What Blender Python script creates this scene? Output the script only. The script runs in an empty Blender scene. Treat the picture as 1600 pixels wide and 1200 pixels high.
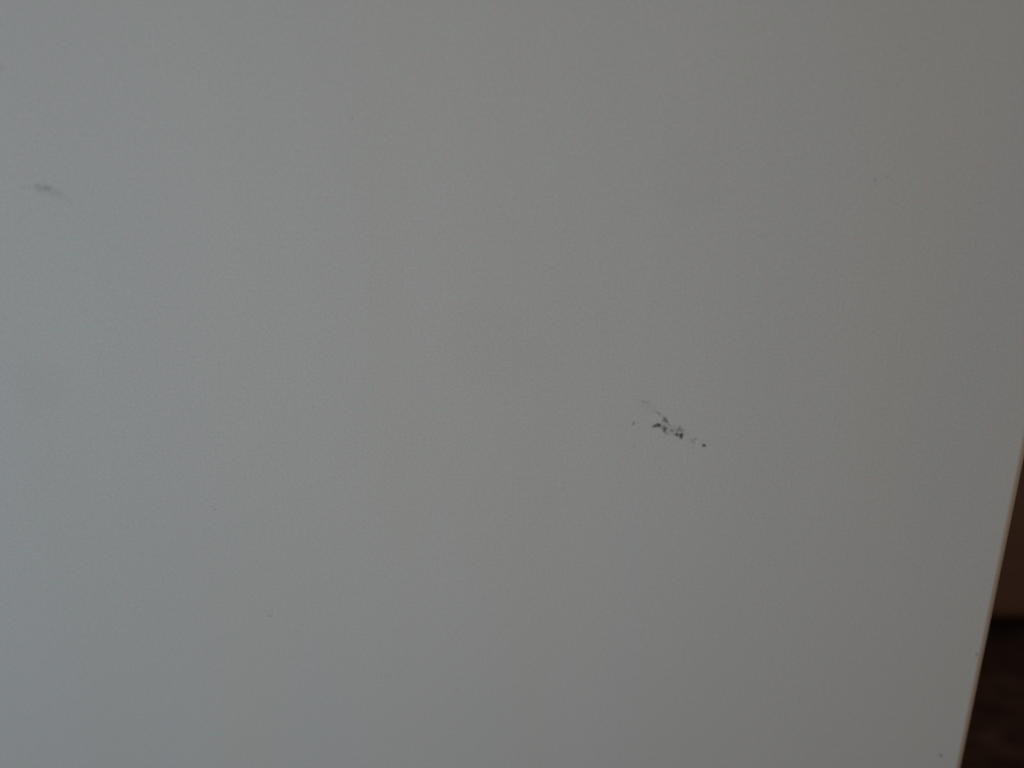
import bpy, bmesh, math, random
from mathutils import Vector, noise
R = math.radians
S = bpy.context.scene

# ---------------------------------------------------------------- camera
F = 1500.0                       # focal length in pixels of the 1600 px photograph
CAM = Vector((0.0, -0.5, 1.0)); PITCH = R(20.5)
cd = bpy.data.cameras.new('camera'); cam = bpy.data.objects.new('camera', cd)
S.collection.objects.link(cam); S.camera = cam
cam.location = CAM; cam.rotation_euler = (R(90) - PITCH, 0, 0)
cd.sensor_width = 36; cd.lens = 36 * F / 1600; cd.clip_start = 0.01; cd.clip_end = 60
cd.dof.use_dof = True; cd.dof.focus_distance = 0.543; cd.dof.aperture_fstop = 2.35
cd.dof.aperture_blades = 7

# ---------------------------------------------------------------- light
w = bpy.data.worlds.new('World'); S.world = w; w.use_nodes = True
bg = w.node_tree.nodes['Background']
bg.inputs[0].default_value = (1.0, 0.60, 0.35, 1); bg.inputs[1].default_value = 0.156

def area(name, loc, target, sx, sy, energy, col):
    l = bpy.data.lights.new(name, 'AREA'); l.shape = 'RECTANGLE'; l.size = sx; l.size_y = sy
    l.energy = energy; l.color = col
    o = bpy.data.objects.new(name, l); S.collection.objects.link(o)
    o.location = loc; o.rotation_euler = (Vector(target) - Vector(loc)).to_track_quat('-Z', 'Y').to_euler()
    return o
area('window_light', (-2.20, -0.645, 0.78), (-0.3, 0, 0.80), 0.9, 1.2, 25.4, (0.41, 0.75, 1.0))
area('fill_light', (-0.125, -0.60, 0.785), (-0.1, 0, 0.72), 0.8, 0.8, 0.87, (1.0, 1.0, 0.92))  # added soft fill just behind the camera, not a lamp of the room

S.view_settings.view_transform = 'Standard'; S.view_settings.look = 'None'
S.view_settings.exposure = 0; S.view_settings.gamma = 1; S.view_settings.use_curve_mapping = False
S.render.engine = 'CYCLES'

# ---------------------------------------------------------------- helpers
def mat(name):
    m = bpy.data.materials.new(name); m.use_nodes = True
    nt = m.node_tree; nt.nodes.clear()
    out = nt.nodes.new('ShaderNodeOutputMaterial'); p = nt.nodes.new('ShaderNodeBsdfPrincipled')
    nt.links.new(p.outputs[0], out.inputs[0])
    return m, nt, p, out
def N(nt, t, **k):
    n = nt.nodes.new(t)
    for a, b in k.items(): setattr(n, a, b)
    return n
def noise_node(nt, vec, scale, detail=2, rough=0.5):
    n = N(nt, 'ShaderNodeTexNoise'); n.inputs['Scale'].default_value = scale
    n.inputs['Detail'].default_value = detail; n.inputs['Roughness'].default_value = rough
    nt.links.new(vec, n.inputs['Vector']); return n
def ramp(nt, fac, stops):
    r = N(nt, 'ShaderNodeValToRGB'); e = r.color_ramp.elements
    while len(e) < len(stops): e.new(0.5)
    for i, (p, c) in enumerate(stops): e[i].position = p; e[i].color = (*c, 1)
    nt.links.new(fac, r.inputs[0]); return r
def mix(nt, a, b, fac, mode='MIX'):
    n = N(nt, 'ShaderNodeMix', data_type='RGBA', blend_type=mode); n.inputs[0].default_value = fac
    nt.links.new(a, n.inputs[6]); nt.links.new(b, n.inputs[7]); return n.outputs[2]
def link(name, bm_, m, parent=None, smooth=False):
    me = bpy.data.meshes.new(name); bm_.to_mesh(me); bm_.free()
    o = bpy.data.objects.new(name, me); S.collection.objects.link(o); me.materials.append(m)
    if smooth:
        for p in me.polygons: p.use_smooth = True
    if parent: o.parent = parent
    return o
def box(bm_, x0, x1, y0, y1, z0, z1):
    v = [bm_.verts.new(c) for c in ((x0,y0,z0),(x1,y0,z0),(x1,y1,z0),(x0,y1,z0),(x0,y0,z1),(x1,y0,z1),(x1,y1,z1),(x0,y1,z1))]
    for f in ((3,2,1,0),(4,5,6,7),(0,1,5,4),(1,2,6,5),(2,3,7,6),(3,0,4,7)): bm_.faces.new([v[i] for i in f])
def bevelled(x0, x1, y0, y1, z0, z1, r, seg=6):
    b = bmesh.new(); box(b, x0, x1, y0, y1, z0, z1)
    bmesh.ops.bevel(b, geom=list(b.edges), offset=r, segments=seg, profile=0.5, affect='EDGES')
    return b
def empty(name, loc, label, cat):
    o = bpy.data.objects.new(name, None); S.collection.objects.link(o); o.location = loc
    o['label'] = label; o['category'] = cat; o.empty_display_size = 0.05
    return o

# ---------------------------------------------------------------- materials
SMUDGES = ((-0.1137, 0.8112, 0.021, 0.982), (0.136, 0.8337, 0.032, 0.984), (0.2422, 0.9273, 0.03, 0.986))   # (x, z, radius, how much of the paint's brightness is left)
# white lacquered board: very slight colour mottling imitating sensor noise, fine orange peel, satin gloss
white, nt, p, _ = mat('white_lacquer')
tc = N(nt, 'ShaderNodeTexCoord').outputs['Object']
fine = noise_node(nt, tc, 640, 3, 0.7)
med = noise_node(nt, tc, 230, 3, 0.6)
mpb = N(nt, 'ShaderNodeMapping'); mpb.inputs['Scale'].default_value = (1.0, 1.0, 0.35); nt.links.new(tc, mpb.inputs[0])
big = noise_node(nt, mpb.outputs[0], 11, 2, 0.5)
c1 = ramp(nt, fine.outputs[0], [(0.25, (0.665, 0.665, 0.66)), (0.75, (0.815, 0.815, 0.81))])
hue = N(nt, 'ShaderNodeMix', data_type='RGBA', blend_type='MULTIPLY'); hue.inputs[0].default_value = 1
mr = ramp(nt, med.outputs['Fac'], [(0.28, (0.925, 1.0, 0.96)), (0.5, (0.98, 0.98, 0.985)), (0.72, (1.0, 0.94, 0.975))])
nt.links.new(c1.outputs[0], hue.inputs[6]); nt.links.new(mr.outputs[0], hue.inputs[7])
br = ramp(nt, big.outputs['Fac'], [(0.3, (0.975, 0.975, 0.972)), (0.7, (1.0, 1.0, 1.0))])
# broad colour bands, warm and cool, imitating JPEG chroma banding, and two old hand smudges
mpt = N(nt, 'ShaderNodeMapping'); mpt.inputs['Scale'].default_value = (1.0, 1.0, 0.16); mpt.inputs['Rotation'].default_value = (0, R(9), 0)
nt.links.new(tc, mpt.inputs[0])
chroma_band = noise_node(nt, mpt.outputs[0], 15, 2, 0.5)
tr_ = ramp(nt, chroma_band.outputs['Fac'], [(0.30, (1.0, 0.988, 0.970)), (0.5, (0.992, 0.992, 0.990)), (0.70, (0.978, 0.990, 1.0))])
col = mix(nt, mix(nt, hue.outputs[2], br.outputs[0], 1.0, 'MULTIPLY'), tr_.outputs[0], 1.0, 'MULTIPLY')
for (sx, sz, rad, dark) in SMUDGES:
    vm = N(nt, 'ShaderNodeVectorMath', operation='DISTANCE'); vm.inputs[1].default_value = (sx, 0.0, sz)
    wob = N(nt, 'ShaderNodeMix', data_type='RGBA', blend_type='LINEAR_LIGHT'); wob.inputs[0].default_value = rad * 0.5
    nt.links.new(tc, wob.inputs[6]); nt.links.new(noise_node(nt, tc, 40, 2).outputs['Color'], wob.inputs[7])
    nt.links.new(wob.outputs[2], vm.inputs[0])
    dv = N(nt, 'ShaderNodeMath', operation='DIVIDE'); nt.links.new(vm.outputs['Value'], dv.inputs[0]); dv.inputs[1].default_value = rad
    rr = ramp(nt, dv.outputs[0], [(0.55, (dark, dark, dark)), (1.0, (1, 1, 1))]); rr.color_ramp.interpolation = 'EASE'
    col = mix(nt, col, rr.outputs[0], 1.0, 'MULTIPLY')
nt.links.new(col, p.inputs['Base Color'])
p.inputs['Roughness'].default_value = 0.42
bp = N(nt, 'ShaderNodeBump'); bp.inputs['Strength'].default_value = 0.05; bp.inputs['Distance'].default_value = 0.0004
peel = noise_node(nt, tc, 420, 2); nt.links.new(peel.outputs[0], bp.inputs['Height'])
nt.links.new(bp.outputs[0], p.inputs['Normal'])

# dark rubbed-on residue: cover per vertex says how thick the residue lies
def residue(name, colour):
    m, nt, p, out = mat(name)
    p.inputs['Base Color'].default_value = (*colour, 1); p.inputs['Roughness'].default_value = 0.75
    p.inputs['Specular IOR Level'].default_value = 0.2
    a = N(nt, 'ShaderNodeAttribute', attribute_name='cover')
    tr = N(nt, 'ShaderNodeBsdfTransparent'); mx = N(nt, 'ShaderNodeMixShader')
    nt.links.new(a.outputs['Fac'], mx.inputs[0]); nt.links.new(tr.outputs[0], mx.inputs[1])
    nt.links.new(p.outputs[0], mx.inputs[2]); nt.links.new(mx.outputs[0], out.inputs[0])
    return m
black = residue('black_residue', (0.036, 0.031, 0.029))
ruddy = residue('ruddy_residue', (0.085, 0.042, 0.038))
grey = residue('grey_residue', (0.10, 0.105, 0.115))

def wood(name, dark, light, sc, rough):
    m, nt, p, _ = mat(name)
    tc = N(nt, 'ShaderNodeTexCoord'); mp = N(nt, 'ShaderNodeMapping')
    mp.inputs['Scale'].default_value = sc; nt.links.new(tc.outputs['Object'], mp.inputs[0])
    a = noise_node(nt, mp.outputs[0], 6, 6, 0.6)
    r = ramp(nt, a.outputs[0], [(0.3, dark), (0.7, light)])
    return m, nt, p, r.outputs[0], a, tc, rough
brown, nt, p, c, a, tc, _ = wood('brown_wood', (0.225, 0.165, 0.15), (0.305, 0.235, 0.215), (0.6, 8, 8), 0.5)
nt.links.new(c, p.inputs['Base Color']); p.inputs['Roughness'].default_value = 0.6
p.inputs['Specular IOR Level'].default_value = 0.25
floor_m, nt, p, c, a, tc, _ = wood('floor_wood', (0.060, 0.052, 0.056), (0.135, 0.112, 0.130), (1.0, 7, 1), 0.5)
bl = noise_node(nt, tc.outputs['Object'], 26, 3, 0.6)
blr = ramp(nt, bl.outputs[0], [(0.35, (0.45, 0.45, 0.45)), (0.65, (1.25, 1.15, 1.1))])
cc = mix(nt, c, blr.outputs[0], 1.0, 'MULTIPLY')
brk = N(nt, 'ShaderNodeTexBrick'); nt.links.new(tc.outputs['Object'], brk.inputs['Vector'])
brk.inputs['Scale'].default_value = 1; brk.inputs['Brick Width'].default_value = 1.2; brk.inputs['Row Height'].default_value = 0.12
brk.inputs['Mortar Size'].default_value = 0.0025
brk.inputs['Color1'].default_value = (1, 1, 1, 1); brk.inputs['Color2'].default_value = (0.7, 0.68, 0.66, 1)
brk.inputs['Mortar'].default_value = (0.2, 0.2, 0.2, 1)
nt.links.new(mix(nt, cc, brk.outputs['Color'], 1.0, 'MULTIPLY'), p.inputs['Base Color'])
p.inputs['Roughness'].default_value = 0.55; p.inputs['Specular IOR Level'].default_value = 0.25

# ---------------------------------------------------------------- setting
b = bmesh.new(); box(b, -4, 5, -4, 6, -0.02, 0.0)
fl = link('floor', b, floor_m); fl['kind'] = 'structure'

# ---------------------------------------------------------------- white cabinet
EDGE = 0.2957
cab = empty('cabinet', (-0.15, 0.0, 0.0),
            'white satin cabinet side filling the photo, with small dark scuffs and a rounded right edge', 'cabinet')
off = Vector((0.15, 0.0, 0.0))
def loc(v): return Vector(v) + off
def on_face(px, py, lift=0.0):          # a point of the photographed face (the plane y = 0)
    r = (px - 800) / F; u = -(py - 600) / F
    d = Vector((r, math.cos(PITCH) + u * math.sin(PITCH), -math.sin(PITCH) + u * math.cos(PITCH)))
    q = CAM + d * ((-lift - CAM.y) / d.y)
    return loc(q)
bm_ = bevelled(-0.62 + off.x, EDGE + off.x, 0.0, 0.42, 0.06, 1.62, 0.0062, 10)
body = link('side_panel', bm_, white, cab, True)
b = bmesh.new(); box(b, -0.60 + off.x, EDGE - 0.02 + off.x, 0.02, 0.40, 0.0, 0.06)
link('plinth', b, white, cab)

random.seed(4)
def smear(name, blobs, m, pad=6, step=0.55, thr=0.012, ns=0.33, ragged=0.6, label=None, seed=0, strength=0.80):
    """residue lying on the face: blobs = (px, py, rx, ry, angle in degrees, cover)"""
    x0 = min(q[0] - q[2] * 2.4 for q in blobs) - pad; x1 = max(q[0] + q[2] * 2.4 for q in blobs) + pad
    y0 = min(q[1] - max(q[2], q[3]) * 2.4 for q in blobs) - pad; y1 = max(q[1] + max(q[2], q[3]) * 2.4 for q in blobs) + pad
    nx = int((x1 - x0) / step) + 1; ny = int((y1 - y0) / step) + 1
    def cover(x, y):
        dx = noise.noise(Vector((x * 0.25, y * 0.25, seed))) * 1.6 * ragged
        dy = noise.noise(Vector((x * 0.25, y * 0.25, seed + 9))) * 1.6 * ragged
        keep = 1.0
        for (cx, cy, rx, ry, an, op) in blobs:
            ca, sa = math.cos(R(an)), math.sin(R(an)); ex = x + dx - cx; ey = y + dy - cy
            u = (ex * ca + ey * sa) / rx; v = (-ex * sa + ey * ca) / ry
            q = u * u + v * v
            if q < 6: keep *= 1 - op * math.exp(-(q ** 1.35) * 0.75)
        g = 1 - keep
        k = 1 + ragged * 1.1 * noise.noise(Vector((x * ns, y * ns, seed + 3.7))) + ragged * 0.5 * noise.noise(Vector((x * ns * 3, y * ns * 3, seed)))
        return max(0.0, min(1.0, g * k * strength))
    me = bpy.data.meshes.new(name); vs = {}; co = []; cv = []; faces = []
    val = [[cover(x0 + i * step, y0 + j * step) for i in range(nx)] for j in range(ny)]
    def vid(i, j):
        if (i, j) not in vs:
            vs[(i, j)] = len(co); c = val[j][i]
            co.append(on_face(x0 + i * step, y0 + j * step, 0.00004 + 0.00010 * c)); cv.append(0.0 if c < thr else c)
        return vs[(i, j)]
    for j in range(ny - 1):
        for i in range(nx - 1):
            if max(val[j][i], val[j][i+1], val[j+1][i], val[j+1][i+1]) > thr:
                faces.append((vid(i, j+1), vid(i+1, j+1), vid(i+1, j), vid(i, j)))
    if not faces: return None
    me.from_pydata(co, [], faces); at = me.attributes.new('cover', 'FLOAT', 'POINT')
    at.data.foreach_set('value', cv)
    o = bpy.data.objects.new(name, me); S.collection.objects.link(o); me.materials.append(m); o.parent = body
    if label: o['label'] = label
    return o

# the dark scuff right of the middle: black flecks, ruddy flecks, and a thin grey rub around them
smear('scuff_mark', [
    (1028.8, 664.5, 4.0, 2.6, 2, .86), (1022.4, 666.0, 3.0, 2.2, -25, .52),
    (1037.2, 669.2, 4.0, 2.4, 5, .52), (1040.5, 669.6, 2.4, 2.2, 0, .30), (1038.2, 672.6, 2.4, 2.4, 20, .40), (1040.6, 676.0, 3.0, 1.8, 35, .15),
    (1038.2, 665.4, 1.8, 1.6, 20, .20), (1049.2, 672.8, 2.6, 1.9, 10, .30), (1053.0, 667.0, 2.8, 1.4, 60, .12),
    (1057.3, 679.0, 2.8, 2.4, 30, .55), (1064.9, 680.0, 2.6, 2.6, 0, .80), (1064.2, 684.0, 2.2, 2.2, -30, .50),
    (1062.2, 680.0, 2.0, 1.8, 0, .35), (1100.0, 695.9, 2.8, 2.0, 12, .72), (1097.8, 691.2, 1.3, 2.4, 0, .10)], black,
    label='cluster of black flecks in a slanting line', seed=1)
smear('scuff_mark', [
    (1029.4, 646.8, 2.6, 2.2, 40, .26), (1026.0, 644.0, 3.0, 1.8, 40, .06), (1035.5, 650.0, 3.0, 2.0, 40, .10),
    (1037.4, 657.6, 2.6, 1.9, 5, .42), (1039.6, 657.8, 2.4, 2.6, 0, .50), (1042.2, 658.2, 1.8, 1.8, 10, .38), (1039.0, 654.2, 3.2, 2.4, 10, .30),
    (1043.8, 662.2, 2.8, 2.2, 50, .17), (1046.6, 665.4, 2.2, 1.4, 45, .12),
    (1005.4, 627.4, 2.8, 1.7, 20, .16), (1012.2, 628.2, 2.4, 3.0, -10, .11), (1016.0, 632.0, 4.0, 3.2, 30, .04),
    (1023.0, 641.0, 5.0, 3.6, 45, .05), (989.8, 661.8, 2.8, 1.7, -55, .28)], ruddy,
    label='thin reddish brown streak above the black flecks', seed=2)
smear('scuff_mark', [
    (1061.6, 672.8, 6.4, 2.9, 3, .34), (1062.4, 668.2, 3.0, 3.0, 0, .24), (1053.0, 676.0, 12.0, 5.0, 25, .06),
    (1046.0, 670.0, 13.0, 6.0, 30, .05), (1072.0, 678.5, 4.0, 2.4, 25, .08),
    (1086.4, 685.3, 2.4, 2.1, 0, .20), (1082.6, 690.3, 3.0, 2.0, 10, .22), (1084.6, 695.0, 1.4, 1.6, 0, .13),
    (1079.0, 686.5, 3.0, 2.4, 0, .08), (1010.0, 635.0, 16.0, 8.0, 40, .03), (991.0, 696.0, 3.6, 2.6, 0, .06), (1041.0, 677.0, 4.0, 3.0, 30, .14)], grey,
    label='faint grey rub among the black flecks', seed=3)
# the faint one near the left edge
smear('scuff_mark', [
    (37.2, 291.8, 4.0, 2.2, 10, .12), (57.0, 291.3, 3.6, 4.0, 60, .14), (63.0, 295.0, 5.0, 4.5, 30, .10),
    (69.0, 292.5, 5.5, 4.0, 10, .10), (74.5, 294.6, 5.0, 4.2, 8, .21), (80.5, 297.5, 4.0, 3.0, 20, .07), (89.8, 301.0, 4.8, 3.4, 20, .15),
    (81.5, 305.5, 3.0, 2.4, 0, .08), (93.0, 311.0, 1.8, 1.6, 0, .10), (97.0, 305.0, 10.0, 6.0, 30, .03),
    (108.0, 314.0, 12.0, 6.0, 25, .025), (124.3, 320.8, 1.4, 1.1, 0, .32), (69.0, 296.0, 20.0, 11.0, 12, .04)], grey, ragged=0.75, ns=0.5, strength=0.62,
    label='faint grey smear near the left of the photo', seed=4)
# single specks scattered on the paint
for k, (px, py, rx, ry, an, op) in enumerate([
    (421.5, 962.3, 1.7, 1.5, 0, .42), (1367.3, 281.6, 1.5, 2.6, 25, .30), (1386.0, 276.6, 6.5, 1.1, -18, .16),
    (1470.3, 1180.5, 2.6, 2.0, 10, .50), (1526.5, 1022.6, 2.4, 1.8, 0, .40), (336.6, 796.2, 1.8, 1.5, 0, .30),
    (551.0, 185.0, 1.3, 2.0, 0, .26), (490.0, 636.0, 1.6, 1.4, 0, .2), (1380.4, 131.8, 2.6, 1.0, -25, .25),
    (1403.5, 131.0, 1.0, 2.2, -30, .18), (879.0, 765.0, 1.8, 1.3, 0, .2), (1054.0, 153.0, 1.4, 1.6, 0, .22),
    (3.5, 106.0, 3.0, 3.4, 0, .12), (640.0, 150.0, 1.3, 1.1, 0, .15), (712.0, 1078.0, 1.4, 1.2, 0, .16),
    (1202.0, 868.0, 1.5, 1.4, 0, .16), (228.0, 505.0, 1.2, 1.2, 0, .14), (940.0, 410.0, 1.4, 1.0, 0, .14)]):
    smear('speck', [(px, py, rx, ry, an, op)], grey if op < .3 else black, step=0.5, ragged=0.4, seed=20 + k, strength=0.62, thr=0.008)

# ---------------------------------------------------------------- brown furniture behind
fur = empty('wooden_chest', (1.15, 0.90, 0.0),
            'dark brown wooden chest low over the floor, blurred behind the white cabinet edge', 'chest')
b = bevelled(-0.75, 0.85, 0.0, 0.45, 0.0536, 0.86, 0.004, 3)
link('body', b, brown, fur, True)
for (x, y) in ((-0.70, 0.12), (0.74, 0.12), (-0.70, 0.36), (0.74, 0.36)):
    b = bmesh.new(); box(b, x, x + 0.05, y, y + 0.05, 0.0, 0.0534); link('leg', b, brown, fur)
for o in (body,): 
    md = o.modifiers.new('wn', 'WEIGHTED_NORMAL'); md.keep_sharp = True
